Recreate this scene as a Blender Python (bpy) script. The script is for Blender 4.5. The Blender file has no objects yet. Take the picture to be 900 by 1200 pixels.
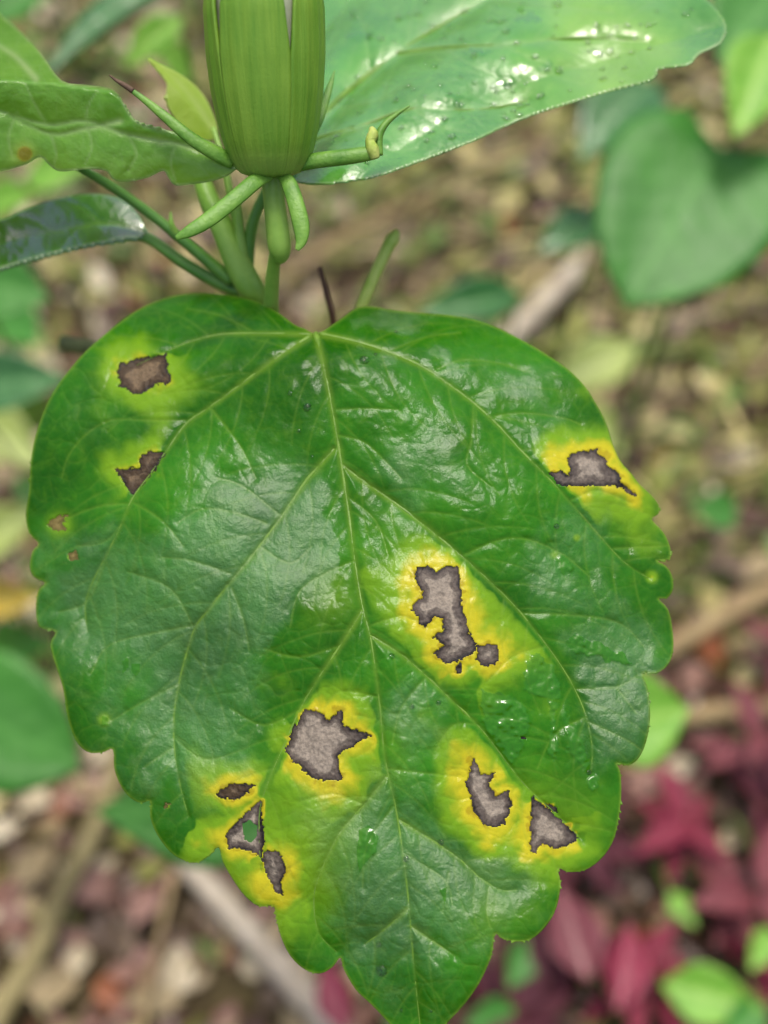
import bpy, math, random, heapq
import numpy as np
from mathutils import Vector, Matrix
random.seed(7); RNG = np.random.default_rng(7)
S = bpy.context.scene
COL = S.collection

# ------------------------------------------------------------------ camera
PITCH = math.radians(55); CAM_H = 0.60; HFOV = math.radians(38)
cam_d = bpy.data.cameras.new('camera'); cam = bpy.data.objects.new('camera', cam_d); COL.objects.link(cam)
cam.location = (0, 0, CAM_H); cam.rotation_euler = (math.pi/2 - PITCH, 0, 0)
cam_d.sensor_fit = 'HORIZONTAL'; cam_d.sensor_width = 36
cam_d.lens = 18/math.tan(HFOV/2); cam_d.clip_start = 0.01; cam_d.clip_end = 500
cam_d.dof.use_dof = True; cam_d.dof.focus_distance = 0.1828
cam_d.dof.aperture_fstop = cam_d.lens/1000/0.0054
S.camera = cam
# ------------------------------------------------------------------ world, sun, exposure
SUN_EL, SUN_AZ = math.radians(82), math.radians(15)      # azimuth clockwise from +Y
w = bpy.data.worlds.new('World'); S.world = w; w.use_nodes = True
wn = w.node_tree.nodes; wl = w.node_tree.links
sky = wn.new('ShaderNodeTexSky'); sky.sky_type = 'NISHITA'; sky.sun_disc = False
sky.sun_elevation = SUN_EL; sky.sun_rotation = SUN_AZ
sky.air_density = 1.0; sky.dust_density = 6.0; sky.ozone_density = 0.8
wl.new(sky.outputs[0], wn['Background'].inputs[0]); wn['Background'].inputs[1].default_value = 0.14
sl = bpy.data.lights.new('sun', 'SUN'); sl.energy = 1.5; sl.angle = math.radians(14); sl.color = (1.0, 0.96, 0.89)
sun = bpy.data.objects.new('sun', sl); COL.objects.link(sun)
sd_ = Vector((math.sin(SUN_AZ)*math.cos(SUN_EL), math.cos(SUN_AZ)*math.cos(SUN_EL), math.sin(SUN_EL)))
sun.rotation_euler = (-sd_).to_track_quat('-Z', 'Y').to_euler(); sun.location = (0, 0, 3)
S.view_settings.view_transform = 'Standard'; S.view_settings.look = 'None'
S.view_settings.gamma = 1; S.view_settings.use_curve_mapping = False
S.view_settings.exposure = 0.42
S.cycles.max_bounces = 7; S.cycles.diffuse_bounces = 3; S.cycles.glossy_bounces = 3

# ------------------------------------------------------------------ pixel <-> place helpers (photo 900 x 1200)
F = 450/math.tan(HFOV/2)
FWD = np.array([0, math.cos(PITCH), -math.sin(PITCH)]); UP = np.array([0, math.sin(PITCH), math.cos(PITCH)])
RIGHT = np.array([1.0, 0, 0]); CAM = np.array([0, 0, CAM_H])
def ray(x, y):
    x = np.asarray(x, float); y = np.asarray(y, float)
    return FWD + ((x-450)/F)[..., None]*RIGHT - ((y-600)/F)[..., None]*UP
def at(x, y, d): return CAM + np.asarray(d, float)[..., None]*ray(x, y)
def gdepth(x, y, z=0.0): return (z-CAM_H)/ray(x, y)[..., 2]
def gpt(x, y, z=0.0): return at(x, y, gdepth(x, y, z))
def topix(p):
    v = np.asarray(p)-CAM; d = v@FWD
    return 450+F*(v@RIGHT)/d, 600-F*(v@UP)/d

# ------------------------------------------------------------------ noise
def vnoise(x, y, scale, seed):
    r = np.random.default_rng(seed); T = r.random((64, 64))*2-1
    u = x/scale+100; v = y/scale+100
    i = np.floor(u).astype(int); j = np.floor(v).astype(int); a = u-i; b = v-j
    a = a*a*(3-2*a); b = b*b*(3-2*b); g = lambda p, q: T[p % 64, q % 64]
    return (g(i, j)*(1-a)+g(i+1, j)*a)*(1-b)+(g(i, j+1)*(1-a)+g(i+1, j+1)*a)*b
def cells(x, y, scale, seed):
    """gap between nearest and second nearest cell centre (0 on the cell borders), in the units of x"""
    r = np.random.default_rng(seed); J = r.random((64, 64, 2)); u = x/scale+100; v = y/scale+100
    i = np.floor(u).astype(int); j = np.floor(v).astype(int); f1 = np.full(x.shape, 9.); f2 = np.full(x.shape, 9.)
    for a in (-1, 0, 1):
        for b in (-1, 0, 1):
            p = J[(i+a) % 64, (j+b) % 64]; d = np.hypot(i+a+p[..., 0]-u, j+b+p[..., 1]-v)
            f2 = np.minimum(f2, np.maximum(f1, d)); f1 = np.minimum(f1, d)
    return (f2-f1)*scale
def sstep(x, a, b):
    t = np.clip((x-a)/(b-a), 0, 1); return t*t*(3-2*t)
def catmull(P, n=6, closed=False):
    P = np.asarray(P, float); N = len(P); out = []
    for k in range(N if closed else N-1):
        if closed: p0, p1, p2, p3 = P[(k-1) % N], P[k], P[(k+1) % N], P[(k+2) % N]
        else: p0, p1, p2, p3 = P[max(k-1, 0)], P[k], P[k+1], P[min(k+2, N-1)]
        for q in range(n):
            t = q/n
            out.append(.5*(2*p1+(p2-p0)*t+(2*p0-5*p1+4*p2-p3)*t*t+(3*p1-p0-3*p2+p3)*t**3))
    if not closed: out.append(P[-1])
    return np.array(out)
def inpoly(X, Y, P):
    m = np.zeros(X.shape, bool); n = len(P)
    for k in range(n):
        x1, y1 = P[k]; x2, y2 = P[(k+1) % n]
        if y1 == y2: continue
        c = (Y < max(y1, y2)) & (Y >= min(y1, y2))
        m ^= c & (X < x1+(Y-y1)*(x2-x1)/(y2-y1))
    return m
def seg_dist(gx, gy, polys, maxd):
    """min distance on the grid (gx,gy 1-D axes) to polylines, and position 0..1 along the nearest one"""
    D = np.full((len(gy), len(gx)), float(maxd)); T = np.zeros_like(D)
    for P in polys:
        P = np.asarray(P); L = np.r_[0, np.cumsum(np.hypot(*np.diff(P, axis=0).T))]; tot = max(L[-1], 1e-6)
        for k in range(len(P)-1):
            (x1, y1), (x2, y2) = P[k], P[k+1]
            i0, i1 = np.searchsorted(gx, [min(x1, x2)-maxd, max(x1, x2)+maxd])
            j0, j1 = np.searchsorted(gy, [min(y1, y2)-maxd, max(y1, y2)+maxd])
            if i1 <= i0 or j1 <= j0: continue
            xx = gx[None, i0:i1]; yy = gy[j0:j1, None]; dx, dy = x2-x1, y2-y1; l2 = dx*dx+dy*dy+1e-9
            t = np.clip(((xx-x1)*dx+(yy-y1)*dy)/l2, 0, 1)
            d = np.hypot(xx-x1-t*dx, yy-y1-t*dy); sub = D[j0:j1, i0:i1]; m = d < sub
            sub[m] = d[m]; T[j0:j1, i0:i1][m] = ((L[k]+t*math.sqrt(l2))/tot)[m]
    return D, T

# ------------------------------------------------------------------ object helpers
def new_mesh(name, V, Fc, mat, smooth=True, attrs=None):
    me = bpy.data.meshes.new(name); V = np.asarray(V, np.float32)
    if isinstance(Fc, np.ndarray):
        k = Fc.shape[1]; me.vertices.add(len(V)); me.vertices.foreach_set('co', V.ravel())
        me.loops.add(Fc.size); me.loops.foreach_set('vertex_index', Fc.astype(np.int32).ravel())
        me.polygons.add(len(Fc)); me.polygons.foreach_set('loop_start', np.arange(0, Fc.size, k, dtype=np.int32))
        me.update(calc_edges=True); me.validate()
    else:
        me.from_pydata([tuple(map(float, v)) for v in V], [], Fc); me.update()
    if smooth: me.polygons.foreach_set('use_smooth', [True]*len(me.polygons))
    for k, v in (attrs or {}).items():
        a = me.attributes.new(k, 'FLOAT', 'POINT'); a.data.foreach_set('value', np.asarray(v, np.float32))
    if mat: me.materials.append(mat)
    return me
def obj(name, me, parent=None, loc=None):
    o = bpy.data.objects.new(name, me); COL.objects.link(o)
    if parent: o.parent = parent
    if loc is not None: o.location = [float(c) for c in loc]
    return o
def tag(o, label=None, cat=None, group=None, kind=None):
    for k, v in (('label', label), ('category', cat), ('group', group), ('kind', kind)):
        if v: o[k] = v
    return o
def empty(name, loc):
    return obj(name, None, None, loc)
def tube_mesh(name, P, R, mat, sides=10, flat=1.0, nrm=None, caps=True):
    """tapered tube through world points P with radii R; flat<1 squeezes it along nrm"""
    P = np.asarray(P, float); n = len(P); R = np.broadcast_to(R, (n,)); V = []; Fs = []
    ref = np.asarray(nrm if nrm is not None else -FWD, float)
    for k in range(n):
        t = P[min(k+1, n-1)]-P[max(k-1, 0)]; t = t/(np.linalg.norm(t)+1e-12)
        a = np.cross(t, ref); a /= np.linalg.norm(a)+1e-12; b = np.cross(a, t)
        for q in range(sides):
            th = 2*math.pi*q/sides
            V.append(P[k]+R[k]*(math.cos(th)*a+flat*math.sin(th)*b))
    for k in range(n-1):
        for q in range(sides):
            q2 = (q+1) % sides
            Fs.append((k*sides+q, (k+1)*sides+q, (k+1)*sides+q2, k*sides+q2))
    if caps:
        Fs.append(tuple(range(sides))); Fs.append(tuple((n-1)*sides+q for q in reversed(range(sides))))
    return V, Fs
def pix_tube(name, pts, mat, parent, origin, sides=10, flat=1.0, n=6):
    """pts: (px, py, depth, radius in px)"""
    C = catmull(pts, n); P = at(C[:, 0], C[:, 1], C[:, 2]); R = np.maximum(C[:, 3], .2)*C[:, 2]/F
    V, Fs = tube_mesh(name, P, R, mat, sides, flat)
    return obj(name, new_mesh(name, np.array(V)-origin, Fs, mat), parent)

# ------------------------------------------------------------------ material helpers
class NT:
    def __init__(s, name):
        s.m = bpy.data.materials.new(name); s.m.use_nodes = True; s.t = s.m.node_tree
        s.n = s.t.nodes; s.l = s.t.links; s.b = s.n['Principled BSDF']; s.out = s.n['Material Output']
        s.co = s.n.new('ShaderNodeTexCoord').outputs['Object']
    def put(s, inp, v):
        if hasattr(v, 'links') or isinstance(v, bpy.types.NodeSocket): s.l.new(v, inp)
        elif isinstance(v, (tuple, list)): inp.default_value = (*v, 1) if len(v) == 3 and inp.type == 'RGBA' else v
        else: inp.default_value = v
    def attr(s, name):
        a = s.n.new('ShaderNodeAttribute'); a.attribute_name = name; return a.outputs['Fac']
    def math(s, op, a, b=0.0, clamp=False):
        q = s.n.new('ShaderNodeMath'); q.operation = op; q.use_clamp = clamp
        s.put(q.inputs[0], a); s.put(q.inputs[1], b); return q.outputs[0]
    def rng(s, v, a, b, c=0.0, d=1.0):
        q = s.n.new('ShaderNodeMapRange'); q.interpolation_type = 'SMOOTHSTEP'
        for i, x in enumerate((v, a, b, c, d)): s.put(q.inputs[i], x)
        return q.outputs[0]
    def mix(s, f, a, b, mode='MIX'):
        q = s.n.new('ShaderNodeMix'); q.data_type = 'RGBA'; q.blend_type = mode
        s.put(q.inputs[0], f); s.put(q.inputs[6], a); s.put(q.inputs[7], b); return q.outputs[2]
    def noise(s, scale, detail=3.0, rough=.5, vec=None, dist=0.0):
        q = s.n.new('ShaderNodeTexNoise'); s.l.new(vec or s.co, q.inputs['Vector'])
        q.inputs['Scale'].default_value = scale; q.inputs['Detail'].default_value = detail
        q.inputs['Roughness'].default_value = rough; q.inputs['Distortion'].default_value = dist
        return q.outputs[0]
    def voro(s, scale, feature='F1', vec=None):
        q = s.n.new('ShaderNodeTexVoronoi'); q.feature = feature; s.l.new(vec or s.co, q.inputs['Vector'])
        q.inputs['Scale'].default_value = scale; return q.outputs['Distance']
    def map(s, scale, rot=(0, 0, 0)):
        q = s.n.new('ShaderNodeMapping'); s.l.new(s.co, q.inputs[0]); q.inputs['Scale'].default_value = scale
        q.inputs['Rotation'].default_value = rot; return q.outputs[0]
    def warp(s, amt):
        q = s.n.new('ShaderNodeTexNoise'); s.l.new(s.co, q.inputs['Vector']); q.inputs['Scale'].default_value = 330
        v = s.n.new('ShaderNodeVectorMath'); v.operation = 'MULTIPLY_ADD'; s.l.new(q.outputs[1], v.inputs[0])
        v.inputs[1].default_value = (amt, amt, amt); s.l.new(s.co, v.inputs[2]); return v.outputs[0]
    def bump(s, h, strength, dist, prev=None):
        q = s.n.new('ShaderNodeBump'); s.put(q.inputs['Height'], h); q.inputs['Distance'].default_value = dist
        s.put(q.inputs['Strength'], strength)
        if prev: s.l.new(prev, q.inputs['Normal'])
        return q.outputs[0]
    def set(s, **k):
        for a, v in k.items(): s.put(s.b.inputs[a.replace('_', ' ')], v)
        return s.m
def hexa(h):
    c = [int(h[i:i+2], 16)/255 for i in (0, 2, 4)]
    return tuple(x/12.92 if x <= .04045 else ((x+.055)/1.055)**2.4 for x in c)

def mat_leaf(name, dark, mid, lime, yellow, vein, rough=.46, bump=1.0, trans=0.0, spec=(.2, .75), coat=0.0, painted_sheen=.0):
    t = NT(name); halo = t.attr('halo'); vn = t.attr('vein'); wet = t.attr('wet'); edge = t.attr('edge'); dry = t.attr('dry')
    n1 = t.noise(45, 4, .6); n2 = t.noise(420, 3, .6); n3 = t.noise(1500, 3, .6)
    c = t.mix(t.rng(n1, .3, .7), dark, mid)
    c = t.mix(t.rng(n2, .45, .8, 0, .16), c, lime)
    vo = t.voro(520, 'DISTANCE_TO_EDGE', t.warp(.0009)); c = t.mix(t.rng(vo, 0.0, .10, .03, 0), c, lime)
    c = t.mix(t.rng(dry, .1, .8, 0, painted_sheen), c, hexa('70a05e'))  # milky sky sheen painted into the base colour of the dry zones
    c = t.mix(t.rng(halo, .02, .55, 0, .92), c, lime)
    hy = t.math('ADD', halo, t.math('MULTIPLY', t.math('SUBTRACT', n2, .5), .2))
    c = t.mix(t.rng(hy, .54, .92, 0, .95), c, yellow)
    c = t.mix(t.rng(t.math('ADD', halo, t.math('MULTIPLY', t.math('SUBTRACT', n3, .5), .16)), .92, 1.0, 0, .45), c, hexa('8a6410'))
    c = t.mix(t.math('MULTIPLY', vn, .55), c, vein)
    c = t.mix(t.math('MULTIPLY', edge, .7), c, vein)
    c = t.mix(t.math('MULTIPLY', wet, .55), c, hexa('2e7802'))
    notwet = t.math('SUBTRACT', 1.0, wet, True)
    dr = t.math('MULTIPLY', notwet, t.rng(t.math('ADD', dry, t.math('MULTIPLY', t.math('SUBTRACT', n2, .5), .5)), .2, .8))
    r = t.math('ADD', t.math('MULTIPLY', dr, rough-.14), t.math('ADD', t.math('MULTIPLY', notwet, .12), .03))
    f1 = t.voro(520, 'SMOOTH_F1', t.warp(.0009)); f2 = t.noise(800, 5, .65); f3 = t.noise(2600, 3, .6)
    h = t.math('ADD', t.math('MULTIPLY', f1, -.30), t.math('ADD', t.math('MULTIPLY', f2, .75), t.math('MULTIPLY', f3, .30)))
    st = t.math('MULTIPLY', notwet, t.math('ADD', t.math('MULTIPLY', dr, .30*bump), .20*bump))
    nrm = t.bump(h, st, .0007)
    m = t.set(Base_Color=c, Roughness=r, Normal=nrm, Specular_IOR_Level=t.math('ADD', t.math('MULTIPLY', dr, spec[1]-spec[0]), t.math('ADD', t.math('MULTIPLY', wet, .3), spec[0])), Coat_Weight=coat, Coat_Roughness=.12)
    if trans:
        tr = t.n.new('ShaderNodeBsdfTranslucent'); t.l.new(t.mix(.5, c, lime), tr.inputs[0])
        mx = t.n.new('ShaderNodeMixShader'); mx.inputs[0].default_value = trans
        t.l.new(t.b.outputs[0], mx.inputs[1]); t.l.new(tr.outputs[0], mx.inputs[2]); t.l.new(mx.outputs[0], t.out.inputs[0])
    return m
def mat_plain(name, a, b, scale, rough=.5, bump=.3, bd=.0005, stretch=None, spec=.5, detail=4):
    t = NT(name); v = t.map(stretch) if stretch else None
    n = t.noise(scale, detail, .6, v); n2 = t.noise(scale*5, 3, .6, v)
    c = t.mix(t.rng(n, .3, .7), a, b)
    return t.set(Base_Color=c, Roughness=rough, Specular_IOR_Level=spec, Normal=t.bump(n2, bump, bd))
def mat_spot(name, edge, ring, core):
    t = NT(name); sd = t.attr('inside'); n = t.noise(1500, 4, .7); n2 = t.noise(260, 3, .6); v = t.voro(1300)
    s2 = t.math('ADD', sd, t.math('MULTIPLY', t.math('SUBTRACT', n2, .5), 26))
    c = t.mix(t.rng(t.math('ADD', sd, t.math('MULTIPLY', t.math('SUBTRACT', n2, .5), 12)), .3, 4.5), edge, ring)
    c = t.mix(t.rng(s2, 5, 11), c, core)
    c = t.mix(t.rng(t.math('ABSOLUTE', t.math('SUBTRACT', s2, 8.2)), 0, 1.3, .3, 0), c, edge)
    c = t.mix(t.rng(n, .36, .62, .36, 0), c, edge)
    h = t.math('ADD', n, t.math('MULTIPLY', v, .7))
    return t.set(Base_Color=c, Roughness=t.rng(n2, .3, .7, .5, .75), Specular_IOR_Level=.35, Normal=t.bump(h, .6, .0004))
M = {}
M['leaf'] = mat_leaf('hibiscus_leaf', hexa('1b5807'), hexa('317a13'), hexa('74a01c'), hexa('c6bc26'), hexa('789a34'), trans=.20, spec=(.2, 1.0), painted_sheen=.12)
M['leaf_wet'] = mat_leaf('wet_young_leaf', hexa('367c16'), hexa('509628'), hexa('84b03c'), hexa('a0aa30'), hexa('7ca050'), rough=.26, bump=.9, spec=(.6, 1.0), coat=.8)
M['leaf_pale'] = mat_leaf('pale_hibiscus_leaf', hexa('56981c'), hexa('76b234'), hexa('a0c848'), hexa('b8b030'), hexa('c2d898'), rough=.26, bump=.7, trans=.42, spec=(.7, 1.0))
M['leaf_dark'] = mat_leaf('dark_glossy_leaf', hexa('1c4e14'), hexa('285e1c'), hexa('5a8a2c'), hexa('8a982e'), hexa('5c8434'), rough=.2, bump=.6, spec=(.7, 1.0), coat=1.0)
M['lime_leaf'] = mat_leaf('lime_leaf', hexa('86b226'), hexa('a0c23a'), hexa('bcd060'), hexa('c8cc50'), hexa('b6cc70'), rough=.4, bump=.4, trans=.35)
M['vein'] = mat_plain('leaf_vein', hexa('557c1e'), hexa('6d9232'), 300, .42, .2, .0002)
M['spot'] = mat_spot('necrotic_tissue', hexa('16100f'), hexa('544a42'), hexa('928778'))
M['scab'] = mat_spot('tan_scab', hexa('5c5426'), hexa('7a6c3a'), hexa('94845a'))
M['spot_brown'] = mat_spot('brown_necrotic_tissue', hexa('1a120a'), hexa('40301c'), hexa('6e5c44'))
M['stem'] = mat_plain('green_stem', hexa('6a9832'), hexa('8ab24a'), 120, .42, .25, .0004)
M['petiole'] = mat_plain('green_petiole', hexa('467a2a'), hexa('629238'), 150, .42, .25, .0004)
t = NT('calyx_green'); q = t.n.new('ShaderNodeCombineXYZ'); t.l.new(t.attr('around'), q.inputs[0]); t.l.new(t.attr('along'), q.inputs[1])
mp = t.n.new('ShaderNodeMapping'); t.l.new(q.outputs[0], mp.inputs[0]); mp.inputs['Scale'].default_value = (1.6, .35, 1)
n1 = t.noise(9, 4, .6, mp.outputs[0]); n2 = t.noise(2.5, 3, .5, q.outputs[0]); n3 = t.noise(1800, 3, .6)
c = t.mix(t.rng(n1, .3, .7), hexa('588a1a'), hexa('6c9826')); c = t.mix(t.rng(n2, .35, .7, 0, .5), c, hexa('86aa34')); c = t.mix(t.rng(t.attr('along'), .0, .12, .55, 0), c, hexa('9cb858'))
M['calyx'] = t.set(Base_Color=c, Roughness=.5, Normal=t.bump(n3, .15, .0004, t.bump(n1, .35, .0005)))
M['bract'] = mat_plain('bract_green', hexa('4a7e1c'), hexa('6e9c36'), 1.0, .48, .3, .0005, (300, 300, 300), detail=6)
M['petal'] = mat_plain('folded_petal', hexa('8c9678'), hexa('a8b094'), 200, .5, .2, .0003)
M['torn'] = mat_plain('torn_bract_tissue', hexa('90ac3c'), hexa('b4c064'), 500, .6, .5, .0005)
M['tip'] = mat_plain('withered_tip', hexa('4a3626'), hexa('6e5640'), 400, .7, .4, .0004)
M['twig_brown'] = mat_plain('brown_twig', hexa('4a3020'), hexa('64442e'), 200, .6, .4, .0004)
M['twig_green'] = mat_plain('green_twig', hexa('94b840'), hexa('b8cc68'), 200, .5, .3, .0004)
M['stub'] = mat_plain('grey_green_stub', hexa('4a5630'), hexa('6c7446'), 200, .7, .3, .0004)
t = NT('water'); M['water'] = t.set(Base_Color=(1, 1, 1), Roughness=.0, IOR=1.333, Transmission_Weight=1.0)

# ------------------------------------------------------------------ ground
t = NT('ground_soil'); a = t.noise(9, 6, .6); b = t.noise(70, 5, .65)
c = t.mix(t.rng(a, .35, .65), hexa('4e4230'), hexa('6c6440')); c = t.mix(t.rng(b, .4, .7), c, hexa('2c2018'))
M['soil'] = t.set(Base_Color=c, Roughness=.9, Specular_IOR_Level=.2, Normal=t.bump(b, .8, .006))
n = 90; gx = np.sign(np.linspace(-1, 1, n))*np.abs(np.linspace(-1, 1, n))**4*40; GX, GY = np.meshgrid(gx, gx)
def gz(x, y): return .006*vnoise(x, y, .16, 3)+.003*vnoise(x, y, .05, 4)
V = np.stack([GX, GY+.5, gz(GX, GY+.5)-.004], -1).reshape(-1, 3)
idx = np.arange(n*n).reshape(n, n); Q = np.stack([idx[:-1, :-1], idx[:-1, 1:], idx[1:, 1:], idx[1:, :-1]], -1).reshape(-1, 4)
tag(obj('ground', new_mesh('ground', V, Q, M['soil'])), kind='structure')

# ------------------------------------------------------------------ height-field leaf blades
class Surf:
    def __init__(s, gx, gy, D): s.gx, s.gy, s.D = gx, gy, D
    def depth(s, x, y):
        st = s.gx[1]-s.gx[0]; u = np.clip((np.asarray(x, float)-s.gx[0])/st, 0, len(s.gx)-1.001); v = np.clip((np.asarray(y, float)-s.gy[0])/st, 0, len(s.gy)-1.001)
        i = u.astype(int); j = v.astype(int); a = u-i; b = v-j; D = s.D
        return (D[j, i]*(1-a)+D[j, i+1]*a)*(1-b)+(D[j+1, i]*(1-a)+D[j+1, i+1]*a)*b
    def P(s, x, y): return at(np.asarray(x, float), np.asarray(y, float), s.depth(x, y))
    def N(s, x, y, h=4):
        n = np.cross(s.P(x, y+h)-s.P(x, y-h), s.P(x+h, y)-s.P(x-h, y)); n /= np.linalg.norm(n)
        return n if n@(s.P(x, y)-CAM) < 0 else -n
def blade(name, outline, depth_fn, main, second, step, mat, parent, origin, relief=1.0, thick=.0003, edge_drop=.0006,
          spots=(), holes=(), wets=(), third=(), halo_fn=None, dry_fn=None, spot_mats=None, oversample=3, label=None, pale_fn=None):
    OL = catmull(outline, oversample, True)
    gx = np.arange(OL[:, 0].min()-3*step, OL[:, 0].max()+3*step, step); gy = np.arange(OL[:, 1].min()-3*step, OL[:, 1].max()+3*step, step)
    X, Y = np.meshgrid(gx, gy); mains = [catmull(p, 5) for p in main]; secs = [catmull(p, 4) for p in second]
    d1, t1 = seg_dist(gx, gy, mains, 90); d2, t2 = seg_dist(gx, gy, secs, 40) if secs else (np.full(X.shape, 40.), np.zeros(X.shape))
    de, _ = seg_dist(gx, gy, [np.vstack([OL, OL[:1]])], 30)
    dm = np.minimum(d1, d2)
    H = .00085*(1-np.exp(-d1/20))+.00030*(1-np.exp(-dm/8))
    d3, t3 = seg_dist(gx, gy, third, 25) if len(third) else (np.full(X.shape, 25.), np.zeros(X.shape))
    wx = X+7*vnoise(X, Y, 19, 15); wy = Y+7*vnoise(X, Y, 19, 16)
    e1 = cells(wx, wy, 30, 17); e2 = cells(wx, wy, 12, 18); pk = .6+.4*vnoise(X, Y, 90, 19)
    H += .00013*(1-np.exp(-np.minimum(dm, d3)/5))+pk*(.00013*(1-np.exp(-e1/5))+.00006*(1-np.exp(-e2/2.5)))
    H += .00035*vnoise(X, Y, 46, 11)+.00013*vnoise(X, Y, 17, 12)+.00006*vnoise(X, Y, 7, 13)
    H -= edge_drop*np.exp(-de/7)
    H *= relief
    inside = inpoly(X, Y, OL)
    solid = inside.copy()
    for hpoly in holes: inside &= ~inpoly(X+1.5*vnoise(X, Y, 5, 31), Y+1.5*vnoise(X, Y, 5, 32), np.asarray(hpoly, float))
    lab = np.zeros(X.shape, int)
    for k, sp in enumerate(spots):
        jx = 1.6*vnoise(X, Y, 7, 21)+1.7*vnoise(X, Y, 2.8, 22); jy = 1.6*vnoise(X, Y, 7, 23)+1.7*vnoise(X, Y, 2.8, 24)
        lab[inpoly(X+jx, Y+jy, np.asarray(sp, float)) & solid] = k+1
    wet = np.zeros(X.shape)
    for k, (wp, ragged) in enumerate(wets):
        jx = ragged*(3*vnoise(X, Y, 9, 41)+2*vnoise(X, Y, 4, 42)); jy = ragged*(3*vnoise(X, Y, 9, 43)+2*vnoise(X, Y, 4, 44))
        wet = np.maximum(wet, inpoly(X+jx, Y+jy, np.asarray(wp, float)).astype(float))
    wet[lab > 0] = 0
    # water smooths the relief and swells a little
    if wets:
        ws = wet.copy()
        for _ in range(3): ws[1:-1, 1:-1] = (ws[1:-1, 1:-1]*4+ws[:-2, 1:-1]+ws[2:, 1:-1]+ws[1:-1, :-2]+ws[1:-1, 2:])/8
        H = H+ws*(.00016+.00015*vnoise(X, Y, 11, 47)+.00014*vnoise(X, Y, 5, 48))
    H = H-.00012*(lab > 0)-.00005*vnoise(X, Y, 5, 51)*(lab > 0)
    D = depth_fn(X, Y)-H
    halo = halo_fn(X, Y, gx, gy, lab, d1) if halo_fn else np.zeros(X.shape)
    if pale_fn is not None: halo = np.maximum(halo, pale_fn(X, Y))
    vein = np.maximum((1-.65*t1)*np.exp(-(d1/(4.6-2.9*t1))**2), .48*np.exp(-(d2/(2.3-1.0*t2))**2)); vein = np.maximum(vein, (.40-.15*t3)*np.exp(-(d3/1.6)**2)); vein = np.maximum(vein, .24*pk*np.exp(-(e1/1.6)**2)); vein = np.maximum(vein, .09*np.exp(-(e2/1.2)**2))
    edge = np.exp(-(de/1.9)**2)
    dry = dry_fn(X, Y) if dry_fn else np.clip(.6+.8*vnoise(X, Y, 70, 81), 0, 1)
    sf = Surf(gx, gy, D)
    # quads whose centre lies inside
    ctr = inside[:-1, :-1].astype(int)+inside[1:, :-1]+inside[:-1, 1:]+inside[1:, 1:]
    keep = ctr >= 2
    # drop lone cells
    idx = np.arange(X.size).reshape(X.shape)
    Qd = np.stack([idx[:-1, :-1], idx[1:, :-1], idx[1:, 1:], idx[:-1, 1:]], -1)
    ql = lab[:-1, :-1]
    # snap rim vertices to the smooth outline
    cnt = np.zeros(X.shape, int)
    for a, b in ((0, 0), (1, 0), (1, 1), (0, 1)): cnt[a:a+keep.shape[0], b:b+keep.shape[1]] += keep
    rim = (cnt > 0) & (cnt < 4) & (de < 2.2*step); ry, rx = np.nonzero(rim)
    XS, YS = X.copy(), Y.copy(); A = OL; B = np.roll(OL, -1, 0); AB = B-A; l2 = (AB**2).sum(1)+1e-9
    for s0 in range(0, len(ry), 500):
        py = np.stack([X[ry[s0:s0+500], rx[s0:s0+500]], Y[ry[s0:s0+500], rx[s0:s0+500]]], -1)[:, None]
        tt = np.clip(((py-A)*AB).sum(-1)/l2, 0, 1); pt = A+tt[..., None]*AB; dd = ((py-pt)**2).sum(-1); w_ = dd.argmin(1)
        bp = pt[np.arange(len(w_)), w_]; XS[ry[s0:s0+500], rx[s0:s0+500]] = bp[:, 0]; YS[ry[s0:s0+500], rx[s0:s0+500]] = bp[:, 1]
    Pw = at(XS.ravel(), YS.ravel(), D.ravel())-origin
    ins = np.zeros(X.shape)
    root = None
    for k in range(0, len(spots)+1):
        q = Qd[keep & (ql == k)].reshape(-1, 4)
        if not len(q): continue
        if k:
            ys, xs = np.nonzero(lab == k); y0, y1, x0, x1 = ys.min()-2, ys.max()+3, xs.min()-2, xs.max()+3
            sub = lab[y0:y1, x0:x1] == k; oy, ox = np.nonzero(~sub)
            dd = np.sqrt(((ys[:, None]-y0-oy)**2+(xs[:, None]-x0-ox)**2).min(1))*step; ins[ys, xs] = dd
        used = np.unique(q); remap = np.zeros(X.size, int); remap[used] = np.arange(len(used))
        at_ = dict(inside=ins.ravel()[used]) if k else dict(halo=halo.ravel()[used], vein=vein.ravel()[used], edge=edge.ravel()[used], wet=wet.ravel()[used], dry=dry.ravel()[used])
        nm = name if k == 0 else 'necrotic_spot'
        me = new_mesh(nm, Pw[used], remap[q], mat if k == 0 else (spot_mats[k-1] if spot_mats else M['spot']), attrs=at_)
        o = obj(nm, me, parent if k == 0 else root)
        if k == 0: root = o
        if thick:
            sm = o.modifiers.new('thickness', 'SOLIDIFY'); sm.thickness = thick; sm.offset = -1; sm.use_rim_only = True
    if label: root['label'] = label
    # raised main veins
    return root, sf
def vein_tubes(sf, polys, parent, origin, r0, r1, mat, lift=.15, name='vein'):
    for k, p in enumerate(polys):
        C = catmull(p, 6); n = len(C); tt = np.linspace(0, 1, n); R = (r0[k] if hasattr(r0, '__len__') else r0)*(1-tt)+r1*tt
        d = sf.depth(C[:, 0], C[:, 1]); R = R*d/F
        # smooth the path along the blade and sink it
        ds = np.convolve(np.pad(d, 2, 'edge'), np.ones(5)/5, 'valid')+R*(1-lift)
        V, Fs = tube_mesh(name, at(C[:, 0], C[:, 1], ds), R, mat, 8)
        obj('midrib' if k == 0 else name, new_mesh(name, np.array(V)-origin, Fs, mat), parent)

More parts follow.
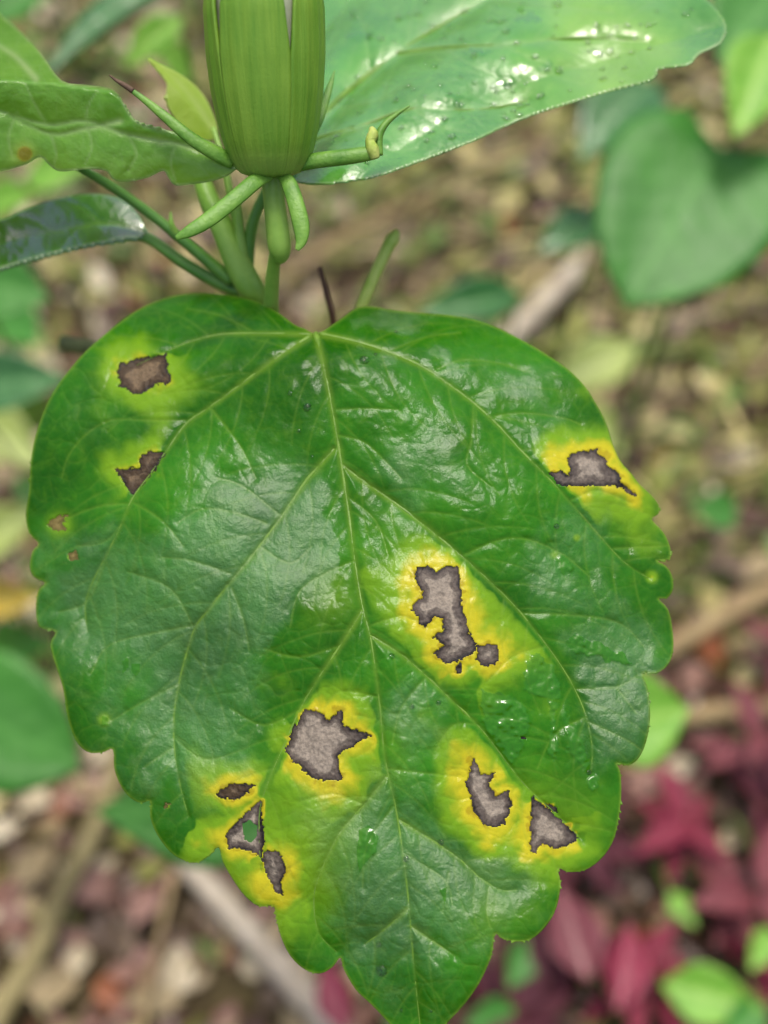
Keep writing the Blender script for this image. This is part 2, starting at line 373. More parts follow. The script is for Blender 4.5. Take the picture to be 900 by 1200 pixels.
# ================================================================== the hibiscus plant
FOOT = gpt(440, 905); FOOT[2] = 0.0
plant = tag(empty('hibiscus_plant', FOOT), 'hibiscus shoot with blotched scalloped leaf, green flower bud and wet upper leaves', 'plant')
O0 = FOOT
# ---------------- main leaf
c3 = lambda L: [(x/2, y/2+330) for x, y in L]
c4 = lambda L: [(x/2+380, y/2+330) for x, y in L]
c5 = lambda L: [(x/2.143+30, y/2.143+700) for x, y in L]
c6 = lambda L: [(x/2.143+400, y/2.143+700) for x, y in L]
c9 = lambda L: [(x/3+600, y/3+500) for x, y in L]
OUT = [(366, 390), (357, 385), (345, 380), (320, 362), (295, 351), (265, 345), (230, 343), (200, 347), (175, 356), (150, 370), (125, 390), (100, 412), (80, 435), (65, 455), (52, 480), (42, 510), (36, 540), (34, 575), (30, 603), (34, 625), (45, 637), (38, 646), (35, 664), (40, 676), (53, 683), (45, 692), (42, 713), (46, 735), (65, 740), (59, 754), (65, 779), (74, 807), (79, 840), (88, 866), (102, 881), (119, 882), (132, 878), (134, 901), (142, 922), (154, 936), (166, 941), (176, 939), (176, 957), (184, 978), (200, 999), (217, 1009), (231, 1011), (245, 1003), (256, 993), (261, 1010), (273, 1031), (287, 1050), (303, 1062), (320, 1062), (323, 1073), (329, 1097), (340, 1120), (357, 1136), (375, 1141), (390, 1133), (399, 1122), (403, 1136), (417, 1160), (434, 1176), (456, 1199), (478, 1222), (497, 1243), (508, 1222), (524, 1199), (545, 1176), (563, 1150), (576, 1120), (580, 1095), (587, 1099), (601, 1103), (622, 1101), (640, 1085), (652, 1064), (657, 1036), (654, 1018), (666, 1022), (685, 1020), (703, 1008), (717, 989), (724, 966), (728, 933), (727, 905), (723, 895), (736, 897), (748, 889), (757, 870), (762, 840), (759, 807), (753, 789), (769, 789), (783, 779), (789, 761), (788, 737), (783, 714), (772, 702), (782, 701), (789, 690), (787, 673), (780, 663), (770, 657), (785, 655), (785, 640), (777, 623), (764, 609), (772, 602), (772, 592), (763, 580), (750, 568), (740, 555), (727, 540), (718, 520), (710, 495), (700, 475), (685, 452), (665, 432), (640, 415), (615, 400), (590, 387), (565, 377), (535, 370), (500, 367), (465, 364), (435, 359), (417, 361), (400, 373), (387, 382), (376, 389)]
MIDRIB = [(370, 391), (382, 440), (392, 495), (398, 530), (408, 597), (417, 665), (425, 712), (435, 751), (444, 817), (451, 887), (463, 943), (472, 999), (479, 1059), (484, 1120), (491, 1190), (497, 1240)]
L1 = [(366, 392), (310, 391), (260, 392), (225, 400), (195, 412), (160, 428)]
L2 = c3([(730, 126), (640, 185), (560, 245), (490, 295), (435, 335), (395, 390), (350, 455), (310, 510), (280, 580), (250, 640), (215, 710), (200, 760), (205, 820)])
L3 = [(392, 526), (360, 562), (330, 605), (300, 645), (270, 682), (245, 714), (229, 735), (219, 765), (210, 800), (204, 840), (205, 882), (212, 924), (221, 957)]
L4 = [(425, 715), (399, 756), (371, 798), (352, 831), (333, 873), (317, 910), (305, 947), (304, 985), (306, 1020)]
L5 = [(453, 910), (427, 943), (399, 975), (378, 1017), (368, 1050), (373, 1092), (394, 1115)]
L6 = [(479, 1064), (447, 1092), (428, 1106)]
R1 = [(374, 391)] + c4([(70, 140), (150, 165), (230, 200), (290, 240), (350, 285), (410, 340), (460, 395), (520, 455), (575, 515), (640, 590), (700, 655), (760, 695)])
R2 = [(402, 545), (415, 556), (445, 577), (480, 602), (515, 630), (545, 655), (580, 687), (610, 718), (647, 765), (671, 803), (687, 840), (694, 877), (692, 905)]
R3 = [(434, 745), (465, 763), (493, 786), (526, 817), (559, 849), (582, 877), (605, 908), (624, 929), (652, 954), (680, 982)]
R4 = [(466, 960), (507, 985), (540, 1008), (563, 1029), (587, 1043), (605, 1043)]
R5 = [(481, 1085), (512, 1106), (533, 1120)]
MAIN = [MIDRIB, L1, L2, L3, L4, R1, R2, R3, L5, R4, L6, R5]
SEC = [c3([(435, 325), (350, 325), (260, 325), (200, 360), (160, 410), (145, 460)]), c3([(310, 520), (240, 525), (180, 545), (120, 575)]),
       [(122, 660), (102, 705), (70, 717)], c5([(425, 70), (320, 90), (210, 120), (165, 190)]), c5([(380, 220), (300, 260), (215, 310)]),
       c5([(365, 380), (300, 425)]), [(272, 690), (285, 725), (292, 762)], [(270, 672), (225, 657), (190, 653)], [(312, 613), (280, 602), (238, 596), (208, 613)],
       [(415, 657), (375, 675), (350, 695), (340, 735)], c4([(30, 300), (100, 297), (170, 300)]), c4([(265, 205), (320, 185), (400, 190), (470, 210)]),
       c4([(400, 315), (470, 308), (560, 320), (600, 335)]), c4([(350, 285), (345, 370), (335, 430), (390, 480)]), c4([(330, 640), (410, 605), (480, 605), (560, 640), (620, 690)]),
       c6([(455, 40), (590, 45), (700, 65), (760, 125)]), c6([(590, 230), (690, 225), (745, 195)]), c6([(690, 225), (740, 290)]), c6([(615, 310), (720, 360), (760, 390)]),
       c4([(680, 625), (800, 620)]), c6([(115, 430), (200, 440), (290, 450)]), c6([(270, 690), (255, 790)]), c6([(370, 730), (365, 790), (375, 830)]),
       [(245, 476), (280, 520), (300, 560)], [(330, 605), (285, 570), (255, 560)], [(228, 738), (200, 690), (150, 670)], [(305, 640), (340, 660), (365, 640)], [(430, 735), (470, 722), (500, 735)],
       [(444, 817), (400, 810), (380, 830)], [(500, 792), (470, 830), (460, 870)], [(559, 849), (530, 850), (510, 880)], [(463, 943), (430, 990), (425, 1040)], [(472, 999), (520, 1030), (530, 1060)],
       [(405, 580), (440, 610), (455, 650)], [(545, 655), (520, 700)], [(640, 757), (600, 770), (570, 800)], [(687, 840), (650, 860), (630, 900)], [(205, 865), (240, 890), (280, 880)], [(352, 831), (310, 850), (270, 830)],
       [(399, 756), (350, 770), (310, 760)], [(427, 943), (390, 930), (350, 940)], [(300, 391), (260, 370), (220, 362)], [(455, 412), (500, 395), (540, 390)], [(397, 510), (430, 520), (470, 560)], [(667, 587), (700, 575), (740, 590)], [(165, 570), (130, 630), (90, 640)], [(155, 588), (190, 610), (215, 640)]]
SPOTS = [c3([(278, 190), (330, 180), (388, 168), (400, 235), (360, 243), (322, 268), (278, 245)]),
         c3([(270, 440), (325, 437), (330, 410), (350, 395), (388, 398), (360, 440), (315, 500), (290, 475)]),
         c9([(130, 160), (170, 155), (195, 170), (205, 150), (190, 105), (235, 85), (295, 80), (320, 115), (380, 170), (385, 195), (435, 235), (430, 245), (370, 210), (330, 202), (250, 208), (170, 210)]),
         [(487, 664), (500, 663), (512, 668), (519, 664), (538, 664), (540, 700), (543, 718), (548, 735), (554, 748), (558, 757), (554, 765), (535, 774), (521, 777), (507, 765), (521, 755), (506, 746), (519, 738), (517, 725), (508, 721), (498, 733), (490, 732), (490, 722), (480, 714), (486, 705), (494, 700), (494, 690), (485, 678)],
         [(558, 756), (570, 754), (582, 756), (585, 770), (578, 780), (568, 780), (558, 773)],
         c5([(700, 275), (740, 290), (760, 305), (795, 280), (795, 320), (870, 345), (780, 395), (795, 460), (745, 460), (715, 450), (650, 390), (670, 330)]),
         c5([(475, 490), (510, 468), (575, 470), (560, 490), (520, 508), (480, 500)]),
         c5([(500, 590), (590, 508), (597, 600), (592, 655), (560, 632), (510, 628)]),
         c5([(600, 635), (635, 635), (655, 685), (640, 710), (648, 750), (625, 735), (605, 690), (595, 655)]),
         c6([(310, 465), (330, 402), (350, 445), (385, 438), (372, 465), (385, 500), (420, 483), (430, 515), (410, 570), (360, 575), (335, 535)]),
         c6([(478, 495), (530, 540), (595, 605), (545, 632), (500, 615), (485, 645), (472, 640)]),
         [(535, 777), (540, 775), (541, 786), (534, 788)], [(56, 613), (66, 606), (80, 603), (72, 613), (76, 619), (62, 622)], [(79, 648), (90, 645), (91, 656), (82, 658)], [(193, 941), (199, 942), (197, 947), (192, 946)],
         [(638, 941), (648, 943), (654, 952), (644, 950)], [(612, 862), (616, 861), (616, 866), (612, 866)]]
HOLE = c5([(543, 570), (560, 558), (573, 568), (583, 573), (582, 602), (567, 619), (546, 612)])
zz = lambda L: [(x/3+420, y/3+630) for x, y in L]
WETS = [(zz([(430, 530), (470, 545), (560, 560), (590, 600), (600, 660), (570, 760), (545, 805), (500, 760), (455, 690), (435, 620)]), .8),
        (zz([(590, 430), (640, 400), (690, 470), (720, 540), (690, 570), (620, 560), (580, 520)]), 1.0),
        (zz([(665, 570), (700, 580), (690, 640), (700, 720), (688, 810), (672, 740), (676, 650)]), 1.0),
        (zz([(720, 590), (750, 660), (800, 720), (810, 780), (800, 830), (775, 770), (735, 760), (725, 680)]), 1.2),
        (zz([(740, 340), (800, 360), (860, 380), (920, 410), (960, 440), (930, 450), (860, 420), (800, 410), (750, 390)]), 1.3),
        (zz([(810, 830), (850, 840), (850, 880), (820, 900), (805, 870)]), 1.0),
        (c6([(45, 585), (70, 572), (92, 600), (85, 640), (60, 665), (45, 690), (38, 640)]), .25),
        (c5([(266, 168), (285, 165), (288, 185), (275, 198), (265, 185)]), .2), (c5([(243, 160), (258, 150), (258, 175), (244, 192)]), .2),
        ([(120, 838), (126, 840), (125, 850), (119, 850)], .3), ([(653, 655), (668, 650), (672, 668), (658, 672)], 1.2), ([(640, 545+60), (655, 612), (652, 622), (642, 616)], 1.0),
        ([(516, 1042), (524, 1040), (520, 1062)], .5)]
def herring(mains, outline, gap, seed):
    r = random.Random(seed); out = []; ctl = [catmull(p, 8) for p in mains]; OLp = np.asarray(outline, float)
    for k, C in enumerate(ctl):
        oth = np.vstack([c for q, c in enumerate(ctl) if q != k]); L = np.r_[0, np.cumsum(np.hypot(*np.diff(C, axis=0).T))]; sp = gap*.6; sd = 1
        while sp < L[-1]-10:
            i = min(np.searchsorted(L, sp), len(C)-2); t = C[i+1]-C[i]; a = math.atan2(t[1], t[0])+sd*math.radians(r.uniform(42, 62)); p = C[i].copy(); path = [p.copy()]
            for q in range(22):
                p = p+5*np.array([math.cos(a), math.sin(a)]); a -= sd*math.radians(r.uniform(.3, 3.2))
                if not inpoly(p[:1], p[1:], OLp)[0] or (q > 3 and np.hypot(*(oth-p).T).min() < 6): break
                path.append(p.copy())
            if len(path) > 4: out.append(np.array(path))
            sp += gap*r.uniform(.35, .65); sd = -sd
    return out
def depth_main(X, Y):
    xm = np.interp(Y, [390, 530, 720, 940, 1240], [370, 398, 427, 463, 497]); u = (X-xm)/380; v = (Y-390)/830
    d = .1815-.017*(v-.45)+.013*np.clip(v-.35, 0, 2)**1.5+.010*np.clip(.33-v, 0, 1)**2*3
    d += .0085*u*u+.0025*np.abs(u)-.0022*u
    d += .012*np.clip((440-Y)/95, 0, 2)**2
    d += .0011*np.sin(X/61+1.2)*np.sin(Y/83+.4)+.0007*np.sin(Y/47-X/90)
    # shallow folds of the lobes
    d += .0007*np.sin(Y/23+X/60)*np.clip(np.abs(u)-.5, 0, 1)*2
    return d
def halo_main(X, Y, gx, gy, lab, d1):
    # distance from the dead tissue, slowed down across the main veins (coarse grid, Dijkstra)
    k = 4; L = lab[::k, ::k]; V = d1[::k, ::k]; h, w_ = L.shape; st = (gx[1]-gx[0])*k
    cost = 1+9.0*np.exp(-(V/5)**2); D = np.full(L.shape, 1e9); pq = []
    rad = np.ones(len(SPOTS)+1); src = np.zeros(L.shape, int)
    for j, i in zip(*np.nonzero(L)): D[j, i] = 0; src[j, i] = L[j, i]; pq.append((0.0, j, i))
    heapq.heapify(pq)
    while pq:
        d, j, i = heapq.heappop(pq)
        if d > D[j, i] or d > 110: continue
        for dj in (-1, 0, 1):
            for di in (-1, 0, 1):
                a, b = j+dj, i+di
                if (dj or di) and 0 <= a < h and 0 <= b < w_:
                    nd = d+math.hypot(dj, di)*st*cost[a, b]
                    if nd < D[a, b]: D[a, b] = nd; src[a, b] = src[j, i]; heapq.heappush(pq, (nd, a, b))
    SC = np.array([1, .95, .75, 1.0, 1.35, 1.35, 1.25, .85, 1.1, 1.15, 1.2, 1.05, .6, .07, .07, .07, .3, .07])
    D = np.clip(D/SC[src], 0, 110)
    sf = Surf(gx[::k], gy[::k], D)
    Df = sf.depth(X+5*vnoise(X, Y, 14, 61), Y+5*vnoise(X, Y, 14, 62))
    Df = Df*(1+.5*vnoise(X, Y, 38, 63))+3.5*vnoise(X, Y, 10, 64)+1*vnoise(X, Y, 4, 65)
    mx = Surf(gx[::k], gy[::k], np.where(src <= 2, .74, 1.0)).depth(X, Y)
    return mx*np.clip(1-Df/60, 0, 1)**1.45
def pale_main(X, Y):
    g = lambda x, y, r, a: a*np.exp(-((X-x)**2+(Y-y)**2)/(2*r*r))
    p = g(300, 1030, 34, .85)+g(345, 960, 55, .40)+g(345, 1050, 40, .35)+g(600, 950, 42, .40)+g(585, 1070, 45, .22)+g(480, 640, 40, .22)+g(690, 965, 32, .28)+g(440, 880, 45, .2)+g(385, 700, 30, .25)+g(575, 800, 24, .2)
    e = g(764, 676, 5, .7)+g(676, 630, 3, .6)+g(650, 650, 4, .4)+g(122, 843, 6, .5)+g(70, 615, 12, .5)
    return np.clip(p*(.85+.3*vnoise(X, Y, 26, 71))+e, 0, .9)
def dry_sheen_main(X, Y):  # sheen zones: set the gloss and place the pale sheen painted in colour
    g = lambda x, y, rx, ry, a: a*np.exp(-((X-x)/rx)**2-((Y-y)/ry)**2)
    X0, Y0 = X, Y; X = X0+14*vnoise(X0, Y0, 30, 91)+6*vnoise(X0, Y0, 9, 92); Y = Y0+14*vnoise(X0, Y0, 30, 93)+6*vnoise(X0, Y0, 9, 94)
    p = g(300, 640, 75, 95, 1.1)+g(190, 700, 110, 80, .6)+g(220, 850, 110, 110, .75)+g(370, 640, 25, 60, .8)+g(500, 550, 70, 60, .55)+g(640, 680, 60, 60, .6)
    p = p+g(735, 770, 60, 70, .75)+g(720, 860, 50, 50, .6)+g(480, 840, 45, 60, .6)+g(470, 1060, 100, 110, .8)+g(590, 1040, 60, 40, .5)+g(420, 960, 60, 50, .5)
    p = p+g(460, 376, 50, 14, .9)+g(520, 425, 28, 14, .9)+g(610, 445, 50, 22, .7)+g(445, 420, 30, 16, .6)+g(690, 610, 50, 40, .5)+g(120, 480, 70, 60, .22)+g(640, 500, 30, 25, .4)+g(90, 690, 60, 90, .5)
    p = p-g(405, 640, 16, 90, .9)-g(590, 590, 45, 60, .35)-g(630, 790, 26, 60, .5)-g(600, 840, 40, 60, .5)-g(345, 770, 22, 60, .5)
    return np.clip(p+.16*vnoise(X0, Y0, 22, 95), 0, 1)
SM = [M['spot_brown'], M['spot_brown']]+[M['spot']]*4+[M['spot_brown']]+[M['spot']]*5+[M['scab']]*3+[M['spot']]*2
main_leaf, SF = blade('leaf_blade', OUT, depth_main, MAIN, SEC, 1.2, M['leaf'], plant, O0, spots=SPOTS, holes=[HOLE], wets=WETS, third=herring(MAIN, OUT, 46, 5),
                      halo_fn=halo_main, dry_fn=dry_sheen_main, spot_mats=SM, pale_fn=pale_main, label='large glossy scalloped leaf with yellow haloed black-brown blotches')
vein_tubes(SF, MAIN, main_leaf, O0, [3.6, 1.7, 2.3, 2.6, 2.2, 2.4, 2.4, 2.2, 1.6, 1.5, 1.0, 1.0], .35, M['vein'])
pix_tube('petiole', [(371, 397, float(SF.depth(371, 397))+.0012, 4), (362, 410, .198, 6), (350, 430, .212, 6.5), (338, 455, .226, 7), (330, 480, .236, 7)], M['petiole'], plant, O0)

# ---------------- upper leaves
def plane3(a, b, c):
    A = np.array([[1, p[0], p[1]] for p in (a, b, c)]); s = np.linalg.solve(A, [1/p[2] for p in (a, b, c)])
    return lambda X, Y: 1/(s[0]+s[1]*X+s[2]*Y)
UR_OUT = [(332, 204), (346, 212), (377, 215), (433, 208), (495, 187), (558, 163), (608, 140), (664, 121), (713, 106), (763, 93), (772, 80), (807, 75), (819, 62), (844, 50), (850, 28), (838, 9), (815, -12), (780, -45), (680, -90), (550, -110), (430, -95), (350, -50), (312, 20), (300, 90), (310, 150), (322, 185)]
UR_MAIN = [[(336, 192), (387, 127), (433, 87), (471, 59), (520, 28), (570, 0), (660, -50)], [(338, 190), (368, 165), (421, 149), (483, 128), (558, 129), (620, 118)], [(465, 63), (520, 56), (589, 53), (682, 44), (760, 50)], [(334, 188), (340, 120), (352, 40), (365, -40)]]
UR_SEC = [[(476, 55), (482, 25), (490, -10)], [(520, 56), (560, 80), (600, 95)], [(590, 53), (640, 75), (700, 80)], [(421, 149), (450, 175), (490, 175)], [(483, 128), (520, 150), (550, 155)], [(433, 87), (430, 50), (420, 10)], [(570, 0), (640, 5), (720, 15)], [(387, 127), (430, 120), (470, 100)]]
pf = plane3((433, 208, .1955), (850, 40, .205), (500, -60, .245))
def depth_ur(X, Y):
    d = pf(X, Y); e = np.abs(Y-np.interp(X, [336, 433, 570, 850], [192, 87, 0, -80]))
    return d-.0035*np.sin(np.clip(e/110, 0, 1)*math.pi)+.0022*np.sin(X/55+Y/70)+.0010*np.sin(X/24-Y/30)
UR_WET = [([(x+dx, y+dy) for dx, dy in ((-rx, 0), (0, -ry), (rx, 0), (0, ry))], 1.5) for x, y, rx, ry in
          [(590, 95, 14, 6), (530, 115, 22, 6), (640, 80, 12, 5), (470, 140, 16, 7), (700, 62, 12, 5), (450, 170, 12, 6), (560, 60, 16, 5), (420, 40, 20, 10), (620, 20, 20, 8)]]
ur, SF_UR = blade('leaf_blade', UR_OUT, depth_ur, UR_MAIN, UR_SEC, 1.8, M['leaf_wet'], plant, O0, edge_drop=.0002, relief=1.0, wets=UR_WET, third=herring(UR_MAIN, UR_OUT, 50, 6), label='broad rain-wet leaf beaded with drops behind the flower bud',
                  pale_fn=lambda X, Y: .35*np.exp(-((X-720)**2+(Y-70)**2)/(2*70**2))+.12*sstep(vnoise(X, Y, 60, 5), .1, .8))
vein_tubes(SF_UR, UR_MAIN, ur, O0, [5, 3.5, 3, 3], 1, M['vein'])
UL_OUT = [(-90, 150), (-95, 60), (-70, -5), (-30, -12), (0, 16), (25, 38), (48, 62), (72, 94), (100, 99), (128, 103), (140, 112), (147, 125), (161, 143), (194, 152), (233, 160), (262, 174), (278, 192), (270, 204), (250, 212), (225, 216), (205, 217), (197, 208), (191, 200), (174, 208), (155, 212), (139, 213), (130, 208), (125, 201), (110, 198), (94, 199), (70, 201), (58, 194), (47, 184), (30, 193), (0, 201), (-50, 205)]
UL_MAIN = [[(272, 190), (215, 170), (150, 158), (100, 142), (55, 146), (0, 130), (-80, 110)], [(140, 142), (95, 152), (60, 157), (10, 135)], [(42, 92), (20, 68), (0, 54), (-50, 20)]]
UL_SEC = [[(205, 172), (200, 190), (206, 212)], [(150, 158), (160, 180), (150, 200)], [(60, 158), (66, 180), (62, 196)], [(100, 142), (105, 120), (115, 106)], [(20, 132), (10, 160), (15, 185)], [(100, 142), (108, 170), (100, 192)], [(55, 146), (40, 120), (30, 98)]]
def depth_ul(X, Y):
    ridge = np.interp(X, [-95, 0, 60, 130, 200, 280], [95, 95, 98, 108, 155, 180])
    k = Y-ridge
    d = .186+.00002*np.clip(130-X, 0, 300)+np.where(k < 0, -k*.00042, k*.00006)
    return d+.0012*np.sin(X/24)*sstep(Y, 110, 210)+.0010*np.sin(X/37+1)
ul, SF_UL = blade('leaf_blade', UL_OUT, depth_ul, UL_MAIN, UL_SEC, 2.4, M['leaf_pale'], plant, O0, relief=.9, label='pale green curled leaf with ragged lower edge left of the bud',
                  pale_fn=lambda X, Y: .8*np.exp(-((X-28)**2+(Y-180)**2)/(2*9**2))+.25*sstep(Y, 150, 215)+1.0*np.exp(-((X-30)**2+(Y-180)**2)/(2*4.5**2)))
LL_OUT = [(-90, 325), (-95, 285), (-50, 262), (0, 258), (30, 245), (60, 234), (100, 227), (138, 231), (160, 248), (170, 268), (166, 276), (140, 280), (90, 289), (40, 302), (0, 314), (-40, 325)]
LL_MAIN = [[(168, 272), (120, 262), (60, 272), (0, 285), (-80, 305)]]
LL_SEC = [[(120, 262), (100, 245), (80, 236)], [(60, 272), (40, 258), (20, 254)], [(90, 268), (80, 280), (70, 290)]]
pl = plane3((166, 275, .208), (-60, 315, .210), (60, 225, .2160))
ll, SF_LL = blade('leaf_blade', LL_OUT, lambda X, Y: pl(X, Y)+.0012*np.sin(X/30+.5), LL_MAIN, LL_SEC, 2, M['leaf_dark'], plant, O0, edge_drop=.0001, relief=.9, thick=.0008, label='dark glossy leaf seen edge-on below the curled pale leaf')
YL = [(172, 67), (190, 76), (210, 86), (232, 103), (248, 128), (256, 158), (240, 166), (218, 158), (204, 138), (194, 118), (196, 100), (186, 84)]
pix = lambda: None
yl, SF_YL = blade('leaf_blade', YL, lambda X, Y: .205+.00006*(X-200)+.0012*np.abs((X-210)-.9*(Y-110))/40, [[(254, 158), (225, 115), (198, 86), (174, 68)]], [], 2.5, M['lime_leaf'], plant, O0, relief=.4, label='small lime-green young leaf behind the bud')
# ---------------- stem and stalks
pix_tube('stem', [(232, 196, .206, 9), (244, 232, .206, 12), (262, 270, .206, 14), (280, 312, .207, 16), (300, 352, .210, 16), (322, 420, .222, 15), (340, 500, .245, 15), (365, 600, .30, 14), (392, 720, .40, 13), (418, 820, .54, 11), (440, 905, float(gdepth(440, 905))+.01, 10)], M['stem'], plant, O0, 14)
pix_tube('petiole', [(92, 196, .198, 4.5), (125, 215, .201, 5.5), (170, 246, .204, 6), (220, 286, .206, 6.5), (272, 330, .209, 8)], M['petiole'], plant, O0)
pix_tube('petiole', [(150, 274, .2085, 4.5), (175, 280, .2088, 6.5), (205, 301, .209, 7), (240, 323, .210, 7.5), (288, 346, .211, 9)], M['petiole'], plant, O0)
pix_tube('petiole', [(340, 190, .199, 5), (318, 215, .201, 6), (300, 250, .203, 6.5), (292, 285, .206, 7), (290, 325, .209, 8)], M['petiole'], plant, O0)
pix_tube('petiole', [(250, 150, .2065, 3), (262, 190, .205, 4), (272, 235, .205, 5), (280, 270, .206, 6), (284, 310, .208, 7)], M['stem'], plant, O0)
pix_tube('shoot', [(278, 232, .203, 4), (280, 262, .204, 5.5), (284, 300, .206, 7), (288, 326, .208, 7)], M['stem'], plant, O0)
pix_tube('stipule', [(200, 248, .204, .8), (201, 262, .204, 3), (206, 274, .205, 4)], M['stem'], plant, O0)
# twigs and stubs
pix_tube('twig', [(375, 313, .214, 3.2), (382, 342, .214, 3.6), (391, 380, .215, 4), (398, 450, .222, 5), (370, 560, .262, 8), (362, 596, .298, 8)], M['twig_brown'], plant, O0)
pix_tube('twig', [(466, 270, .214, 3), (460, 280, .214, 8), (454, 291, .214, 7.2), (436, 330, .214, 7.5), (420, 372, .215, 8), (405, 450, .222, 8), (375, 580, .285, 9), (372, 630, .318, 9)], M['twig_green'], plant, O0)
pix_tube('stub', [(72, 402, .235, 9), (88, 405, .235, 9), (120, 412, .236, 10), (200, 450, .240, 11), (300, 510, .246, 12), (345, 520, .252, 12)], M['stub'], plant, O0)
# ---------------- flower bud
pix_tube('pedicel', [(318, 196, .1885, 12), (319, 214, .189, 12.5), (323, 250, .1905, 13), (327, 285, .192, 14), (327, 298, .193, 12), (322, 304, .194, 8), (319, 330, .198, 8.5), (318, 362, .204, 9), (322, 400, .214, 10), (326, 430, .222, 10)], M['stem'], plant, O0, 12)
B0, B1 = at(318, 207, .1885), at(300, -190, .172); ax = B1-B0; BL = np.linalg.norm(ax); ax /= BL
bs = np.cross(ax, -FWD); bs /= np.linalg.norm(bs); bn = np.cross(bs, ax)     # side, toward the camera
bs = bs if bs@RIGHT > 0 else -bs
PX = .186/F
def bud_r(t):
    return np.interp(t, [0, .012, .03, .06, .11, .18, .27, .38, .52, .66, .8, .92, 1], [23, 35, 42, 48, 54.5, 60, 65, 68, 68, 60, 44, 22, 3])*PX
def bud_pt(t, th, r): return B0+ax*BL*t+r*(math.sin(th)*bs+math.cos(th)*bn)
TS = np.r_[np.linspace(0, .1, 9), np.linspace(.12, 1, 34)]
V = [bud_pt(t, 2*math.pi*k/40, .88*bud_r(t)) for t in TS for k in range(40)]
Fs = [(i*40+k, i*40+(k+1) % 40, (i+1)*40+(k+1) % 40, (i+1)*40+k) for i in range(len(TS)-1) for k in range(40)]+[tuple(reversed(range(40)))]
bud = obj('flower_bud', new_mesh('flower_bud', np.array(V)-O0, Fs, M['petal']), plant)
bud['label'] = 'closed ribbed green flower bud on a thick stalk'
for s in range(5):
    th0 = math.radians(-7)+s*2*math.pi/5; V = []; NA = 25; au = []; al = []
    for t in TS:
        hw = math.radians(36.3)*float(np.interp(t, [0, .30, .36, .52, .75, 1], [1, 1, .99, .86, .5, .02]))
        for k in range(NA):
            a = -1+2*k/(NA-1)
            g = 1+.010*math.cos(a*math.pi*4)*(1-.5*t)+.020*math.exp(-(a/.10)**2)*0+.018*math.exp(-((abs(a)-.95)/.06)**2)*float(sstep(np.float64(t), .2, .5))
            V.append(bud_pt(t, th0+a*hw, bud_r(t)*g)); au.append(th0+a*hw); al.append(t)
    Fs = [(i*NA+k, i*NA+k+1, (i+1)*NA+k+1, (i+1)*NA+k) for i in range(len(TS)-1) for k in range(NA-1)]
    o = obj('sepal', new_mesh('sepal', np.array(V)-O0, Fs, M['calyx'], attrs=dict(around=au, along=al)), bud)
    m = o.modifiers.new('thickness', 'SOLIDIFY'); m.thickness = .0006; m.offset = -1
def bract(pts, mat=None, flat=.5): return pix_tube('bract', [(x, y, d, .86*r_) for x, y, d, r_ in pts], mat or M['bract'], bud, O0, 12, flat)
b = bract([(272, 188, .1865, 12), (255, 181, .185, 10.5), (225, 163, .1835, 9), (195, 138, .183, 7), (168, 116, .183, 4.5), (150, 103, .183, 3)])
pix_tube('bract', [(156, 107, .183, 3.2), (146, 100, .183, 3.2), (136, 94, .183, 2), (128, 88, .183, .8)], M['tip'], bud, O0)
bract([(345, 193, .187, 11), (372, 188, .186, 11), (405, 184, .1855, 11), (432, 180, .1855, 10), (443, 178, .1855, 6)], flat=.7)
pix_tube('bract', [(440, 186, .185, 5), (437, 176, .1848, 7.5), (434, 166, .1848, 6), (437, 157, .185, 6.5), (435, 149, .185, 2.5)], M['torn'], bud, O0)
pix_tube('bract', [(445, 182, .1862, 4), (444, 160, .186, 5), (452, 145, .186, 4), (465, 134, .186, 2.5), (480, 124, .186, .8)], M['bract'], bud, O0)
bract([(318, 204, .186, 7), (300, 212, .184, 11), (275, 233, .1825, 11.5), (245, 257, .1815, 11), (222, 271, .181, 8.5), (206, 279, .181, 3)], flat=.4)
bract([(328, 204, .186, 7), (338, 214, .185, 10.5), (347, 240, .1842, 11.5), (353, 265, .184, 11.5), (353, 282, .184, 8), (348, 293, .184, 3)], flat=.4)
bract([(366, 158, .191, 6), (374, 138, .191, 7), (381, 118, .192, 6), (387, 100, .193, 4), (392, 83, .194, .8)], flat=.35)

# ---------------- rain drops
bmv = []; bmf = []; NS, NR = 12, 6
for i in range(NR):
    a = i/(NR-1)*math.pi*.56
    for k in range(NS): bmv.append((math.sin(a)*math.cos(2*math.pi*k/NS), math.sin(a)*math.sin(2*math.pi*k/NS), math.cos(a)*.55-.02))
for i in range(NR-1):
    for k in range(NS): bmf.append((i*NS+k, (i+1)*NS+k, (i+1)*NS+(k+1) % NS, i*NS+(k+1) % NS))
bmf.append(tuple((NR-1)*NS+k for k in reversed(range(NS))))
drop_me = new_mesh('water_drop', bmv, bmf, M['water'])
def drop(sf, x, y, r, label, group, asp=1.0):
    p = sf.P(x, y); nrm = sf.N(x, y); o = obj('water_drop', drop_me)
    q = Vector(nrm).to_track_quat('Z', 'Y'); s = r*float(sf.depth(x, y))/F
    o.matrix_world = Matrix.LocRotScale(Vector(p), q, Vector((s*asp, s/asp, s)))
    tag(o, label, 'water drop', group)
for x, y, r in [(360, 477, 5), (340, 461, 3), (350, 505, 2.5), (427, 422, 6), (464, 389, 2.5), (447, 1137, 7), (476, 1006, 3.5), (459, 769, 3.5), (483, 828, 3), (514, 823, 3), (517, 987, 4), (444, 1107, 3.5), (440, 415, 2.5), (505, 1185, 2), (470, 1184, 2), (366, 535, 2), (652, 617, 3.5), (690, 905, 4)]:
    drop(SF, x, y, r, 'tiny clear rain drop on the blotched scalloped leaf', 'rain drops on the blotched leaf')
